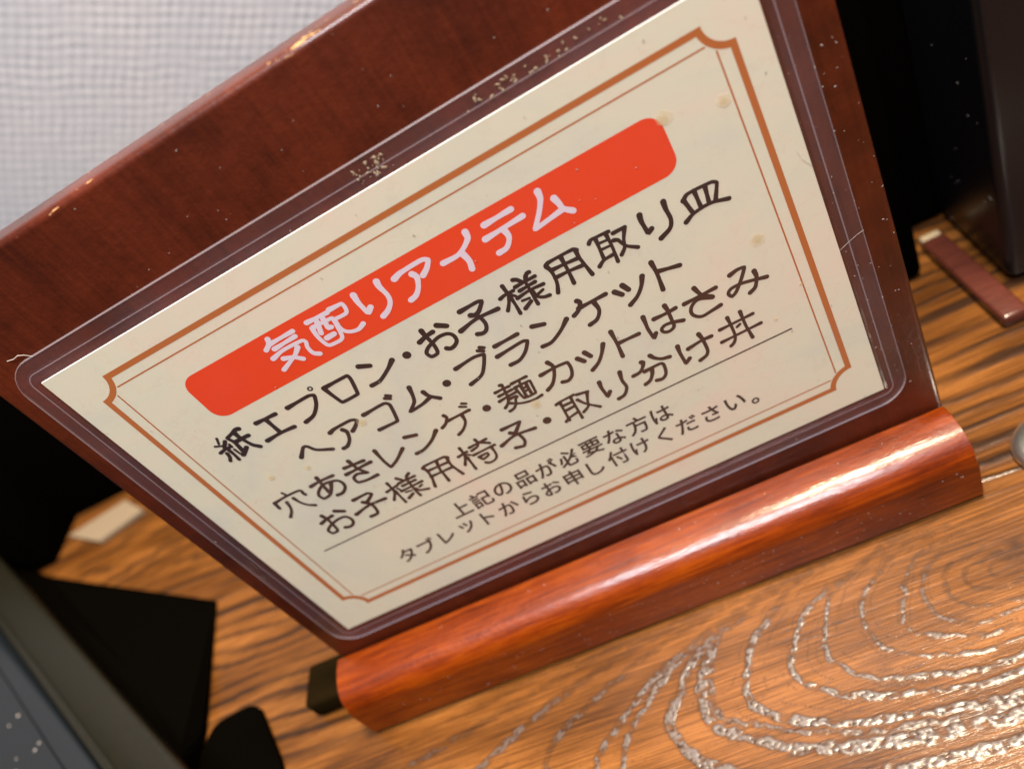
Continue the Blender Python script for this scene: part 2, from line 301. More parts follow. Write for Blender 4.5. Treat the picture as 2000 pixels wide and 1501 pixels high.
# lettering strokes: one line per character, strokes split by |, points x,z in mm on the notice
GLYPHS = [
"""42.89,84.90 42.41,83.87 40.98,82.97|42.41,83.76 48.06,83.80|42.51,82.34 47.71,82.59|40.81,80.65 43.65,81.22 48.22,81.06 48.65,80.42 48.10,79.23 48.23,77.47 49.18,76.66|46.50,80.27 44.93,79.07 40.87,77.38|42.47,79.56 44.26,78.84 45.70,77.44
51.50,83.88 56.18,83.65|51.68,82.34 56.25,82.13 55.37,77.78 54.64,77.09 51.97,77.25 51.52,78.10 51.30,80.25 51.68,82.34|53.31,83.06 52.38,80.45|54.68,82.87 54.24,80.67 54.86,80.56|52.61,78.92 54.35,78.98|56.87,83.96 59.62,83.84 59.79,83.05 59.20,81.63 56.48,81.63 56.22,79.03 57.14,77.78 58.92,77.28 60.49,77.87
62.64,84.10 62.45,82.19 62.74,79.34 63.83,80.17|68.01,84.23 67.82,83.13 68.08,80.62 67.60,79.05 66.28,77.82 64.71,77.15
71.15,82.89 72.77,83.37 77.74,83.56 78.75,82.93 77.63,81.64 76.13,80.64|74.52,81.99 74.97,81.05 74.01,79.01 72.63,77.70 71.26,77.32
87.52,84.15 87.21,82.72 84.26,80.87 80.69,80.80|84.84,80.50 85.12,78.63 84.71,76.88
91.16,83.48 96.87,83.66|89.94,80.89 98.07,81.35|93.80,80.83 93.89,78.94 92.54,77.31 90.73,77.07
102.63,84.13 102.39,82.56 100.97,80.33 98.81,77.77 101.65,78.13 105.07,78.65|104.56,81.40 104.90,80.04 105.11,78.74 106.52,77.35""",
"""17.69,70.76 17.00,69.32|15.90,69.22 16.64,68.82 17.35,68.49|18.57,69.21 17.23,67.87|15.59,67.16 16.93,67.43 18.24,67.40|18.71,68.04 18.72,67.18|16.63,66.33 16.46,65.35 15.77,64.28|17.60,66.76 17.66,65.18 17.56,63.60|18.67,66.35 18.85,64.80
23.20,70.35 22.52,70.51 21.15,70.08 19.51,69.62 20.01,67.90 19.86,65.20|19.20,64.13 21.13,65.41|20.34,67.89 22.07,67.88 23.68,67.83|21.74,69.89 21.78,68.60 22.22,66.60 22.70,65.20 23.68,63.99
27.14,69.50 32.03,69.30|29.44,69.22 29.69,65.17|25.97,64.40 29.56,64.60 33.11,64.37
35.11,69.19 40.69,69.37 41.76,68.86 40.52,66.60 38.38,64.67 35.87,64.02|@42.09,70.67,0.62,1
44.47,69.20 50.32,69.29 50.42,68.12 49.34,64.20 45.41,64.15 44.47,69.20
53.58,69.87 55.64,68.78|60.16,67.54 58.19,66.12 55.20,64.54 53.02,64.39
@63.33,66.91,0.93,0
67.19,68.11 69.01,68.65 70.76,68.84|68.97,70.27 69.01,68.65 69.25,66.63 69.11,64.69 68.70,63.86 67.33,63.79 66.90,65.04 67.74,65.99 69.25,66.63 71.11,67.16 72.91,66.91 73.74,65.98 73.71,64.52 72.75,63.66 71.63,63.44 70.96,63.95|72.20,69.74 73.82,68.55
77.69,69.94 81.85,70.06 82.66,69.71 80.94,68.02 79.95,67.59|79.07,68.09 80.20,67.25 80.64,64.99 80.08,63.53 79.08,63.07 77.98,63.49|75.54,65.93 79.60,66.74 84.43,66.48
85.91,68.17 87.12,68.47 88.96,68.45|87.65,70.51 87.72,69.16 87.81,68.11|87.83,68.02 86.86,66.39 85.87,65.00|87.81,67.61 87.81,65.36 87.70,63.13|88.19,67.79 88.80,67.15|90.03,70.61 90.66,70.29 91.34,69.29|93.53,70.46 92.97,70.42 91.96,69.06|92.59,70.10 91.95,68.91 91.84,66.69 91.72,64.53 91.70,63.19|89.67,68.98 91.88,69.03 94.07,69.08|90.03,67.76 93.55,67.97|88.87,66.52 91.72,66.85 94.69,66.67|89.41,65.50 90.89,65.31|89.08,63.61 90.82,64.52|92.84,65.22 94.06,65.60|92.10,66.27 92.37,64.86 93.42,63.98 94.61,63.76
96.92,69.87 97.56,70.25 102.85,70.27 103.47,69.75|96.90,69.62 97.26,68.59 97.25,66.60 96.95,65.03 96.24,63.29|103.26,69.75 103.18,68.26 103.39,66.43 103.81,63.37|97.52,68.43 100.22,68.30 102.86,68.06|97.33,66.55 100.20,66.47 102.94,66.18|100.20,70.01 100.16,67.95 100.08,66.01 99.88,63.57
106.04,69.66 106.61,70.19 108.44,70.17 110.29,70.01|107.53,69.86 107.16,65.35|109.65,69.79 109.61,66.90 109.26,63.24|107.75,68.71 109.19,68.57|107.72,67.26 109.20,67.17|105.73,64.15 106.97,64.94 109.14,65.14|110.90,69.25 112.08,69.26 113.34,69.22|113.12,68.98 112.08,66.88 111.63,65.38 110.45,64.19|110.36,67.83 111.08,67.51 111.93,65.57 113.83,63.99
116.68,69.95 116.48,68.55 116.69,65.63 117.58,66.17|121.55,70.08 121.42,68.51 121.47,66.05 120.67,64.39 118.38,63.30
124.94,68.28 125.50,65.38|124.79,68.22 126.02,69.09 130.78,68.93 131.56,68.30 130.18,65.18|127.28,69.05 127.29,65.33|129.38,68.92 128.91,65.22|123.75,63.86 125.67,64.81 129.12,65.09 132.48,64.12""",
"""28.81,56.53 31.02,58.69 31.81,58.37 32.81,56.55 35.86,54.68
38.16,58.75 39.53,59.14 43.93,59.21 45.04,58.45 43.65,57.22 42.45,56.49|40.88,58.00 41.33,57.03 40.48,54.93 39.03,53.65 37.90,53.51
46.99,58.86 52.37,59.06 53.17,58.10 52.02,53.51 47.41,53.56|53.27,60.13 54.23,59.40|53.92,60.60 54.65,60.03
59.10,59.73 58.54,57.43 57.81,55.83 55.67,54.08 58.98,54.41 61.37,55.12|60.88,57.10 61.33,55.56 62.97,53.71
@66.25,56.31,0.94,0
69.77,58.47 74.38,58.96 76.55,58.49 75.16,56.10 73.37,54.10 70.36,53.25|75.89,59.96 76.91,59.22|76.64,60.46 77.38,59.91
79.39,58.94 84.72,59.10|78.55,56.41 84.74,56.95 85.70,56.52 84.15,54.48 82.05,53.13 79.88,53.06
88.10,59.05 90.47,58.25|94.86,56.87 92.61,55.01 89.76,53.48 87.68,53.50
98.49,59.54 98.91,58.92 97.90,57.44 96.52,56.70|98.05,57.77 104.09,57.88|101.30,57.38 101.41,55.17 100.16,53.44 98.34,52.96
105.80,57.31 106.87,55.93|107.74,57.87 108.44,56.31|111.96,57.68 110.98,55.73 109.38,53.96 107.32,52.80
114.65,59.49 114.74,56.76 114.38,52.52|114.96,56.96 119.30,55.88""",
"""18.42,50.28 18.80,49.29|15.00,48.66 18.52,48.94 21.80,48.81 22.38,48.40 22.26,47.58 22.41,46.93|15.00,48.66 14.87,46.71|17.46,47.30 16.99,45.39 16.39,44.31 15.06,42.97|19.48,47.53 19.90,45.57 20.79,44.02 22.14,42.88
24.96,48.22 27.44,48.44 31.00,48.25|27.64,49.71 27.52,48.38 27.30,46.40 27.24,44.45|29.27,46.63 28.12,44.92 26.79,43.67 25.04,43.43 24.66,44.80 25.48,46.05 27.49,47.16 29.53,46.98 31.05,46.28 31.45,44.75 30.92,43.50 29.61,42.60 28.23,42.65
34.47,48.60 39.32,48.10|33.64,46.76 40.37,46.90|36.43,49.86 36.90,46.67 38.00,44.55 35.74,45.54 34.33,44.81 34.44,43.24 36.56,42.76 39.37,42.77
42.95,49.12 42.92,45.38 43.20,43.02 45.48,44.09 48.47,46.25
50.61,48.69 53.09,47.90|57.38,46.56 54.95,44.58 52.11,43.29 50.19,43.21
61.00,49.19 61.29,48.34 60.09,46.95 58.93,46.40|60.71,47.41 66.43,47.47|64.40,47.32 64.06,45.14 62.56,43.48 60.93,42.69|65.18,49.39 66.32,48.63|65.98,49.92 66.78,49.39
@69.84,45.78,0.97,0
75.23,49.62 75.69,49.51 75.45,47.88 75.31,46.16|73.47,48.40 75.23,48.43 76.84,48.35|73.67,47.15 75.29,47.19 76.89,47.22|73.07,45.83 74.87,46.05 77.18,46.12|75.29,45.97 74.46,44.49 73.24,43.55|75.33,45.23 76.70,45.23 77.08,44.97 76.29,44.49 75.82,43.37 74.67,42.38 73.66,42.23|74.58,44.30 75.40,43.70 76.70,42.88 78.66,42.28 80.25,42.14 81.63,42.34|77.60,48.63 79.48,48.66 81.11,48.65|77.68,47.29 79.52,47.36 81.26,47.28 81.16,46.26 80.84,43.68 79.34,43.56 78.01,43.75 77.77,45.53 77.68,47.29|79.28,48.30 79.03,47.29|78.92,46.96 78.68,44.01|80.20,47.10 79.97,44.16|79.13,46.23 79.80,46.23|79.08,45.31 79.77,45.34
83.88,47.13 87.52,47.34 90.13,47.10 90.19,45.38 89.46,43.43 88.20,42.62 86.97,42.94|86.58,49.36 87.14,47.79 86.29,45.53 84.84,43.62 83.31,42.76
92.37,46.73 93.33,45.31|94.31,47.34 95.05,45.76|98.54,47.17 97.28,45.08 95.71,43.34 93.83,42.24
101.18,49.06 101.11,45.68 100.79,41.98|101.34,45.53 105.97,45.38
108.31,48.68 108.23,47.55 108.07,45.26 108.31,42.52 109.09,43.54|110.05,46.97 112.88,46.90 114.88,47.07|113.15,48.83 113.29,47.36 113.12,44.38 112.97,42.99 111.76,42.41 110.65,42.83 110.44,43.72 111.37,44.32 113.03,44.15 115.18,43.35
116.76,46.91 123.66,47.11|119.81,49.39 120.62,47.11 122.37,45.46|122.34,45.37 119.51,46.40 117.72,45.38 117.33,43.62 118.76,42.14 121.08,42.30 123.16,42.61
127.07,48.23 128.84,48.65 130.26,48.43 128.79,46.10 126.91,43.79 125.88,43.21 125.40,44.23 126.26,45.10 128.73,45.10 133.48,43.81|131.65,46.52 131.68,44.96 130.70,42.78 129.36,42.05""",
"""19.46,37.12 21.01,37.58 23.07,37.85|21.04,39.20 21.38,37.89 21.49,36.26 21.28,33.65 20.97,32.88 19.61,32.86 19.22,34.14 20.17,35.04 21.73,35.70 23.63,36.10 25.40,35.81 26.06,34.17 25.57,32.95 24.39,32.42 23.23,32.85|24.44,38.79 26.25,37.50
30.09,39.20 34.06,39.23 34.77,38.47 33.08,37.35 31.99,36.82|31.51,37.42 32.70,35.79 32.68,33.70 32.18,32.45 30.33,32.42|27.92,34.94 31.98,35.78 36.45,35.49
37.94,37.01 41.13,37.45|39.52,39.31 39.54,37.11 39.50,35.92|39.67,36.29 37.85,33.86|39.67,35.80 39.72,31.79|40.58,36.63 40.87,35.81|42.12,39.41 43.16,37.96|45.32,39.19 44.49,38.70 43.95,37.89|43.95,37.89 43.78,35.60 43.60,33.53 43.76,31.69|41.69,37.79 46.03,37.75|42.00,36.61 45.45,36.60|40.88,35.32 46.50,35.39|41.52,34.50 42.96,34.23|41.04,32.48 42.64,33.22|45.07,34.22 45.91,34.48|44.04,34.20 44.47,33.29 46.48,32.49
48.80,38.54 49.50,38.98 54.67,38.87 55.26,38.24|48.85,38.50 49.22,37.54 48.99,35.09 48.44,33.31 48.09,32.10|55.03,38.39 54.71,36.30 54.93,34.52 55.52,31.98|49.23,37.29 54.67,37.03|48.98,35.34 54.67,35.17|52.49,38.77 51.85,35.95 51.82,34.31 51.71,31.99
57.36,37.02 59.73,37.32|58.89,39.14 58.90,37.55 58.77,36.27|58.91,36.64 57.34,34.02|58.92,35.71 58.77,31.62|59.52,36.44 59.88,35.96|60.81,38.05 65.24,38.25|63.06,39.41 63.16,38.23 62.48,37.35 60.79,36.94|63.60,38.16 65.33,36.75|60.46,35.57 65.97,35.64|65.00,35.63 64.97,33.61 64.60,32.26 63.62,31.54 62.31,31.52 61.66,32.08|61.21,34.37 63.37,34.48 63.33,33.71 61.68,33.23 61.21,34.37
69.51,38.53 74.00,38.41 71.85,36.26|70.59,36.66 71.96,35.27 72.24,32.77 71.37,31.48 69.52,32.05|67.16,34.37 71.06,35.43 75.96,34.83
@79.22,35.24,1.01,0
82.95,38.09 83.87,38.34 87.39,38.47|83.90,38.10 83.46,32.46|86.51,38.29 86.19,31.51|84.12,36.96 86.31,36.92|83.98,35.43 86.10,35.54|82.69,32.53 83.79,33.13 86.28,33.66|88.00,38.14 90.39,37.61|90.12,37.37 89.23,35.18 88.72,33.79 87.16,32.85|87.49,36.78 88.67,34.68 90.95,32.19
93.57,38.44 93.36,36.68 93.57,33.78 94.53,34.85|98.47,38.48 98.02,36.10 98.12,33.93 96.89,32.20 95.34,31.86
103.46,38.31 103.83,38.07 103.20,36.86 102.09,35.96 100.57,35.82|105.74,38.89 106.34,37.78 107.57,36.73 109.28,36.25|103.14,35.60 106.68,35.71 107.34,35.27 107.18,33.42 106.71,32.25 105.71,31.58 104.49,31.88|104.73,35.36 104.34,34.14 103.26,32.71 101.95,32.23
111.68,37.84 111.51,35.90 111.64,32.60 112.80,33.45|113.40,35.92 116.50,36.40 118.79,36.31|116.64,38.32 116.92,36.59 116.88,33.33 116.22,32.17 114.60,31.62
120.91,36.77 128.21,36.86|120.21,33.51 128.98,33.66|123.25,38.87 123.32,35.81 123.19,33.43 122.48,32.03 121.60,31.50|126.06,38.84 126.01,34.98 126.32,31.09|124.32,35.52 125.05,35.84"""]

# ------------------------------------------------------------------ numpy noise
rng = np.random.RandomState(7)
_tab = rng.rand(256, 256)
def vnoise(x, y):
    xi = np.floor(x).astype(int); yi = np.floor(y).astype(int)
    fx = x - xi; fy = y - yi
    fx = fx * fx * (3 - 2 * fx); fy = fy * fy * (3 - 2 * fy)
    a = _tab[xi % 256, yi % 256]; b = _tab[(xi + 1) % 256, yi % 256]
    c = _tab[xi % 256, (yi + 1) % 256]; d = _tab[(xi + 1) % 256, (yi + 1) % 256]
    return (a * (1 - fx) + b * fx) * (1 - fy) + (c * (1 - fx) + d * fx) * fy

def smooth_line(pts, step=0.6):
    P = np.array(pts, float)
    P = np.vstack([2 * P[0] - P[1], P, 2 * P[-1] - P[-2]])
    out = []
    for i in range(1, len(P) - 2):
        p0, p1, p2, p3 = P[i - 1:i + 3]
        n = max(2, int(np.linalg.norm(p2 - p1) / step))
        for k in range(n):
            u = k / n
            out.append(0.5 * (2 * p1 + (p2 - p0) * u + (2 * p0 - 5 * p1 + 4 * p2 - p3) * u * u + (3 * p1 - p0 - 3 * p2 + p3) * u ** 3))
    out.append(P[-2])
    return np.array(out)

# ------------------------------------------------------------------ table top (raised annual rings are real relief)
RINGS = [   # (half width mm, strength, points on the table in mm)
 (0.95, 1.0, [(140, -5.5), (124, -8), (105.7, -14.1), (89.0, -21.3), (81.7, -24.8), (77.5, -29.6), (70.8, -38.6), (74.0, -47.1), (80.6, -52.4), (95, -59), (112.9, -62.9), (136.9, -64.6), (170, -64)]),
 (1.05, 1.0, [(150, -6), (127, -10), (105, -15.5), (92, -20), (89.2, -20.9), (83.4, -28.3), (80.0, -35.1), (81.2, -43.2), (88.1, -47.9), (95.2, -52.8), (105.4, -55.6), (120.1, -58.6), (129.9, -59.6), (139.5, -60.3), (175, -60)]),
 (0.55, 0.8, [(84.6, -29), (82.2, -36), (83.4, -42), (90, -45.6), (99, -50.3), (108, -53.6), (121, -56.4), (135, -58), (172, -57)]),
 (0.75, 1.0, [(152, -8), (128, -12), (111.9, -15.4), (102.2, -21.7), (95.8, -27.1), (90.5, -36.8), (91.5, -42.5), (98.1, -47.1), (107.6, -51.2), (121.5, -54.1), (129.8, -55.5), (138.1, -56.7), (170, -54.5)]),
 (0.62, 1.0, [(155, -10), (136, -14), (120.0, -20.0), (110.5, -23.8), (105.3, -30.0), (101.7, -37.0), (105.3, -42.4), (113.4, -47.1), (126.9, -50.9), (142.0, -53.0), (170, -51)]),
 (0.50, 0.9, [(150, -13), (134, -15.5), (121.6, -19.8), (116.3, -23.8), (111.8, -31.2), (110.6, -36.9), (116.0, -43.8), (125.2, -46.8), (139.2, -49.9), (165, -47.5)]),
 (0.45, 0.85, [(148, -16), (137, -17.5), (129.9, -20.7), (122.0, -27.4), (121.0, -35.0), (122.7, -39.9), (130.5, -43.9), (142.4, -46.6), (165, -44.5)]),
 (0.42, 0.8, [(150, -19), (138, -21), (131.4, -28.7), (128.4, -34.9), (130.1, -38.8), (138.9, -42.5), (149.3, -43.9), (168, -41)]),
 (0.42, 0.75, [(150, -22.5), (142, -23), (136.0, -27.9), (134.9, -34.5), (138.9, -39.5), (146.8, -40.9), (170, -37)]),
 (0.40, 0.8, [(152, -25), (143, -26), (140, -30), (141, -35), (146, -38), (156, -38), (170, -33.5)]),
 (0.45, 0.9, [(154, -27.5), (147, -28), (144.5, -31), (147, -34.5), (154, -35), (168, -30.5)]),
 (0.40, 0.7, [(158, -29.5), (151, -29.3), (149.5, -31.5), (153, -32.8), (160, -31.5)]),
 (0.70, 0.75, [(104, -13.5), (84, -16.6), (68.7, -20.4), (55, -25.5), (42.0, -32.8), (36.7, -41)]),
 (0.85, 0.8, [(98, -13.5), (74, -15.5), (58.6, -18.4), (44, -22.6), (31.3, -27.6), (20, -33)]),
 (0.80, 0.7, [(84, -13.2), (60, -14.6), (45, -17), (31.3, -19.6), (7.6, -23.8), (-8, -28)]),
 (0.70, 0.9, [(112, -13.2), (96, -17.6), (84, -20.6), (74.3, -24.5), (62.3, -31.8), (52.4, -40.1), (49.2, -48.3)]),
 (0.60, 0.9, [(104, -16.5), (90, -19.5), (79, -23.5), (68, -31), (60, -39), (57, -48), (62, -58)]),
 (0.70, 0.6, [(50, -13.3), (30, -15.5), (8, -18), (-14, -21), (-40, -23)]),
]
def make_table():
    xs = np.concatenate([np.linspace(-900, -240, 8), np.arange(-230, -92, 1.6), np.arange(-92, -20, 0.8), np.arange(-20, 40, 0.5), np.arange(40, 182, 0.30), np.arange(182, 235, 1.4), np.linspace(240, 900, 8)])
    ys = np.concatenate([np.linspace(-700, -110, 6), np.arange(-100, -74, 2.0), np.arange(-74, -8, 0.30), np.arange(-8, 90, 0.75), np.arange(90, 259, 2.4), np.linspace(262, 300, 3)])
    X, Y = np.meshgrid(xs, ys, indexing='ij')
    # ---- generic straight grain (behind, left)
    warp = (vnoise(X / 55 + 3, Y / 18 + 9) - .5) * 1.5 + (vnoise(X / 17 + 31, Y / 9 + 2) - .5) * 0.35
    ph = (Y + 0.06 * X) / 6.3 + warp
    fr = np.abs(ph - np.round(ph))
    idx = np.round(ph).astype(int)
    wsel = 0.12 + 0.17 * _tab[idx % 256, (idx * 7) % 256]
    gen = np.clip((wsel - fr) / 0.06, 0, 1)
    gen *= np.clip(vnoise(X / 24 + 50, ph * 1.3) * 1.9 - 0.05, 0.35, 1)
    # mask: where the traced cathedral grain takes over
    wx = X + (vnoise(X / 2.2, Y / 2.2) - .5) * 1.0
    wy = Y + (vnoise(X / 2.2 + 40, Y / 2.2 + 40) - .5) * 1.0
    front = np.clip((-11 - Y) / 3, 0, 1) * np.clip((X + 30 + (Y + 12) * -0.3) / 14, 0, 1)
    gen = gen * (1 - front)
    ring = np.zeros_like(X)
    fi = np.where((xs > -60) & (xs < 185))[0]; fj = np.where((ys > -100) & (ys < -2))[0]
    sub = np.ix_(fi, fj)
    sx = wx[sub]; sy = wy[sub]
    R = np.zeros_like(sx)
    for (hw, st, pts) in RINGS:
        L = smooth_line(pts)
        d2 = np.full(sx.shape, 1e9)
        lo = L.min(0) - 3; hi = L.max(0) + 3
        bi = np.where((xs[fi] > lo[0]) & (xs[fi] < hi[0]))[0]; bj = np.where((ys[fj] > lo[1]) & (ys[fj] < hi[1]))[0]
        s2 = np.ix_(bi, bj); px = sx[s2]; py = sy[s2]; dd = np.full(px.shape, 1e9)
        for q in L:
            np.minimum(dd, (px - q[0]) ** 2 + (py - q[1]) ** 2, out=dd)
        d = np.sqrt(dd)
        v = np.clip((hw * 1.75 - d) / (hw * 0.8), 0, 1) * st
        R[s2] = np.maximum(R[s2], v)
    thin = np.zeros_like(sx)
    for (hw, st, pts) in RINGS[3:12]:
        for kf in (0.075, -0.05):
            L = smooth_line([(p[0] + (152 - p[0]) * kf, p[1] + (-30 - p[1]) * kf) for p in pts], 0.8)
            lo = L.min(0) - 2; hi = L.max(0) + 2
            bi = np.where((xs[fi] > lo[0]) & (xs[fi] < hi[0]))[0]; bj = np.where((ys[fj] > lo[1]) & (ys[fj] < hi[1]))[0]
            s2 = np.ix_(bi, bj); px = sx[s2]; py = sy[s2]; dd = np.full(px.shape, 1e9)
            for q in L: np.minimum(dd, (px - q[0]) ** 2 + (py - q[1]) ** 2, out=dd)
            thin[s2] = np.maximum(thin[s2], np.clip((0.42 - np.sqrt(dd)) / 0.25, 0, 1))
    thin *= np.clip(vnoise(sx / 2.6 + 3, sy / 1.6 + 8) * 2.6 - 1.1, 0, 0.42)
    # a few broken pores between rings
    n1 = vnoise(sx / 5.5 + 11, sy / 0.7 + 5)
    R = np.maximum(R, np.clip((n1 - 0.90) * 8, 0, 0.7) * (vnoise(sx / 14, sy / 14 + 77) > .45))
    breakup = np.clip(vnoise(sx / 1.5 + 8, sy / 1.0 + 4) * 2.2 - 0.15, 0, 1)
    R = R * (0.25 + 0.75 * breakup)
    R *= front[sub]
    R *= np.clip((-sy - 12) / 14, 0.45, 1) * np.clip(np.hypot((sx - 152) / 1.6, sy + 30) / 12, 0.5, 1)
    ring[sub] = R
    dark = np.zeros_like(X); dark[sub] = thin * front[sub]
    grain = np.maximum(np.maximum(gen * 0.9, ring), dark)
    # rounded beads: jittered cells
    cell = 1.05
    gx, gy = X / cell, Y / (cell * 0.8)
    bx0 = np.floor(gx).astype(int); by0 = np.floor(gy).astype(int)
    dmin = np.full(X.shape, 9.0)
    for di in (-1, 0, 1):
        for dj in (-1, 0, 1):
            cx = bx0 + di; cy = by0 + dj
            jx = _tab[cx % 256, cy % 256]; jy = _tab[(cx + 91) % 256, (cy + 37) % 256]
            np.minimum(dmin, (gx - cx - jx) ** 2 + (gy - cy - jy) ** 2, out=dmin)
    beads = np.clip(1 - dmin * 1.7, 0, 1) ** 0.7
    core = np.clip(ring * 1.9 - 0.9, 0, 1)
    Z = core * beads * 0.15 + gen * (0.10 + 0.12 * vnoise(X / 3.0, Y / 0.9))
    Z += (vnoise(X / 30, Y / 12) - .5) * 0.10 + (vnoise(X / 8 + 9, Y / 1.1) - .5) * 0.035
    Z -= 0.05
    # brown knot at the heart of the rings
    kx, ky = 158, -27.5
    stain = np.exp(-(((X - kx) / 9) ** 2 + ((Y - ky) / 5) ** 2)) * (0.4 + 0.6 * vnoise(X / 2.5, Y / 1.2))
    stain += 0.45 * np.exp(-(((X - 120) / 8) ** 2 + ((Y + 42) / 4) ** 2)) * vnoise(X / 3, Y / 1.5)
    nx, ny = X.shape
    co = np.empty((nx * ny, 3), np.float32)
    co[:, 0] = X.ravel() * S; co[:, 1] = Y.ravel() * S; co[:, 2] = Z.ravel() * S
    i, j = np.meshgrid(np.arange(nx - 1), np.arange(ny - 1), indexing='ij')
    a = (i * ny + j).ravel()
    F = np.stack([a, a + ny, a + ny + 1, a + 1], 1).astype(np.int32)
    m = bpy.data.meshes.new("table_top")
    m.vertices.add(len(co)); m.vertices.foreach_set("co", co.ravel())
    m.loops.add(F.size); m.loops.foreach_set("vertex_index", F.ravel())
    m.polygons.add(len(F)); m.polygons.foreach_set("loop_start", np.arange(0, F.size, 4, dtype=np.int32))
    m.polygons.foreach_set("use_smooth", np.ones(len(F), bool))
    m.update(calc_edges=True); m.validate()
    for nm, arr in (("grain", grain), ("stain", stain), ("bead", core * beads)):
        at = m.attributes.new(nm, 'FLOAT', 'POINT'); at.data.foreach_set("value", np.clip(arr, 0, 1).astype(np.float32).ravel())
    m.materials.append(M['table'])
    o = bpy.data.objects.new("table_top", m)
    o["kind"] = "structure"; o["label"] = "orange brown wooden table top with raised glossy rings of grain"
    link(o)
make_table()

# ------------------------------------------------------------------ wall covering behind (diagonal woven relief)
def make_wall():
    us = np.concatenate([[-700], np.arange(-300, 150, 1.0), [900]])
    vs = np.concatenate([[-2], np.arange(60, 300, 1.0), [900]])
    U, V = np.meshgrid(us, vs, indexing='ij')
    # skewed lattice of small raised knots, 4.6 mm apart
    A = np.linalg.inv(np.array([[0.868, -0.704], [-0.495, -0.710]]) * 4.6)
    wu = U + (vnoise(U / 14, V / 14) - .5) * 1.6; wv = V + (vnoise(U / 14 + 60, V / 14) - .5) * 1.6
    a = A[0, 0] * wu + A[0, 1] * wv; b = A[1, 0] * wu + A[1, 1] * wv
    D = (np.cos(a * 2 * np.pi) + np.cos(b * 2 * np.pi)) * 0.105 * (0.4 + 1.2 * vnoise(a * .9, b * .9)) + (vnoise(U / 4, V / 4) - .5) * 0.10
    co = np.stack([U.ravel() * S, (260 - D.ravel()) * S, V.ravel() * S], 1).astype(np.float32)
    nx, ny = U.shape
    i, j = np.meshgrid(np.arange(nx - 1), np.arange(ny - 1), indexing='ij')
    k = (i * ny + j).ravel(); F = np.stack([k, k + ny, k + ny + 1, k + 1], 1)
    m = bpy.data.meshes.new("wall"); m.from_pydata(co.tolist(), [], F.tolist())
    m.polygons.foreach_set("use_smooth", np.ones(len(F), bool)); m.materials.append(M['wall'])
    o = bpy.data.objects.new("wall", m); o["kind"] = "structure"
    o["label"] = "pale grey wall covering with a fine woven relief"
    link(o)
make_wall()

# ------------------------------------------------------------------ the menu stand
stand = empty("menu_stand", (75, 0, 0), "reddish brown wooden table stand holding a laminated Japanese notice, red title bar on cream", "menu stand")
stand_inv = Matrix.Translation((-0.075, 0, 0))
PHI = math.radians(1.3)
# board and notice sit in the slot of the base turned by 1.3 degrees
upright = Matrix.Translation((0.075, 0, 0)) @ Matrix.Rotation(-PHI, 4, 'Y') @ Matrix.Translation((-0.075, 0, 0.032))
def in_stand(o, up=True):
    o.parent = stand
    o.matrix_parent_inverse = Matrix.Identity(4)
    o.matrix_basis = stand_inv @ upright if up else stand_inv
    return o
# card frame: x right, z up (0 = lower edge of the paper), y away from the viewer, mm

# board: rounded front edges
bb = box_bm(-10.2, 159.6, 0.7, 10.5, -24, 125.4, 1.5, 4)
board = in_stand(bm_obj("board", bb, M['board'], smooth=True))
# material uses object z: shift done through mesh space (z up to 0.1254)

# base, moulded bar with a slot
prof = [(-13, 1.5), (-12.98, 11.76), (-12.84, 13.29), (-12.4, 14.76), (-11.77, 16.0), (-11.03, 17.01), (-10.14, 17.89), (-9.24, 18.54), (-8.39, 19.01), (-7.62, 19.32), (-6.82, 19.55), (-6, 19.7), (-3, 20.15), (-0.2, 20.4), (0.2, 20.1), (0.3, 8.0),
        (11.2, 8.0), (11.3, 20.1), (11.8, 20.4), (15, 19.6), (18.5, 17.0), (20.5, 13), (21, 9), (21, 0.9), (20.3, 0.25), (-11.6, 0.25), (-11.8, 1.2)]
bm = extrude_profile(prof, -11.4, 158.9, lambda u, a, b: (u, a, b), nseg=24)
# soften the end edges
ends = [e for e in bm.edges if (all(abs(v.co.x - (-0.0114)) < 1e-6 for v in e.verts) or all(abs(v.co.x - 0.1589) < 1e-6 for v in e.verts))]
bmesh.ops.bevel(bm, geom=ends, offset=0.5 * S, segments=2, profile=0.5, affect='EDGES')
in_stand(bm_obj("base", bm, M['base'], smooth=True), up=False)

# short dark block that sticks out at the left end of the base
in_stand(bm_obj("end_block", box_bm(-32, -12, -1, 13, 0.2, 8.0, 1.6, 3), M['foot'], smooth=True), up=False)

# paper
pb = box_bm(0, 148, 0.0, 0.45, 0, 100.3)
paper = in_stand(bm_obj("paper", pb, M['paper_edge']))
paper.data.materials.append(M['paper'])
for p in paper.data.polygons:
    if p.normal.y < -0.9: p.material_index = 1
paper["label"] = "cream marbled notice sheet"

def rr(x0, x1, z0, z1, r, n=8):
    P = []
    for cx, cz, a0 in ((x1 - r, z1 - r, 0), (x0 + r, z1 - r, 90), (x0 + r, z0 + r, 180), (x1 - r, z0 + r, 270)):
        for k in range(n + 1):
            a = math.radians(a0 + 90 * k / n)
            P.append((cx + r * math.cos(a), cz + r * math.sin(a)))
    return P

def flat(name, poly, y, mat, parent):
    return mesh_obj(name, [(p[0], y, p[1]) for p in poly], [tuple(range(len(poly)))[::-1]], mat, parent)
# banner
flat("title_banner", rr(21.6, 126.9, 74.2, 86.25, 3.2), -0.02, M['banner'], paper)

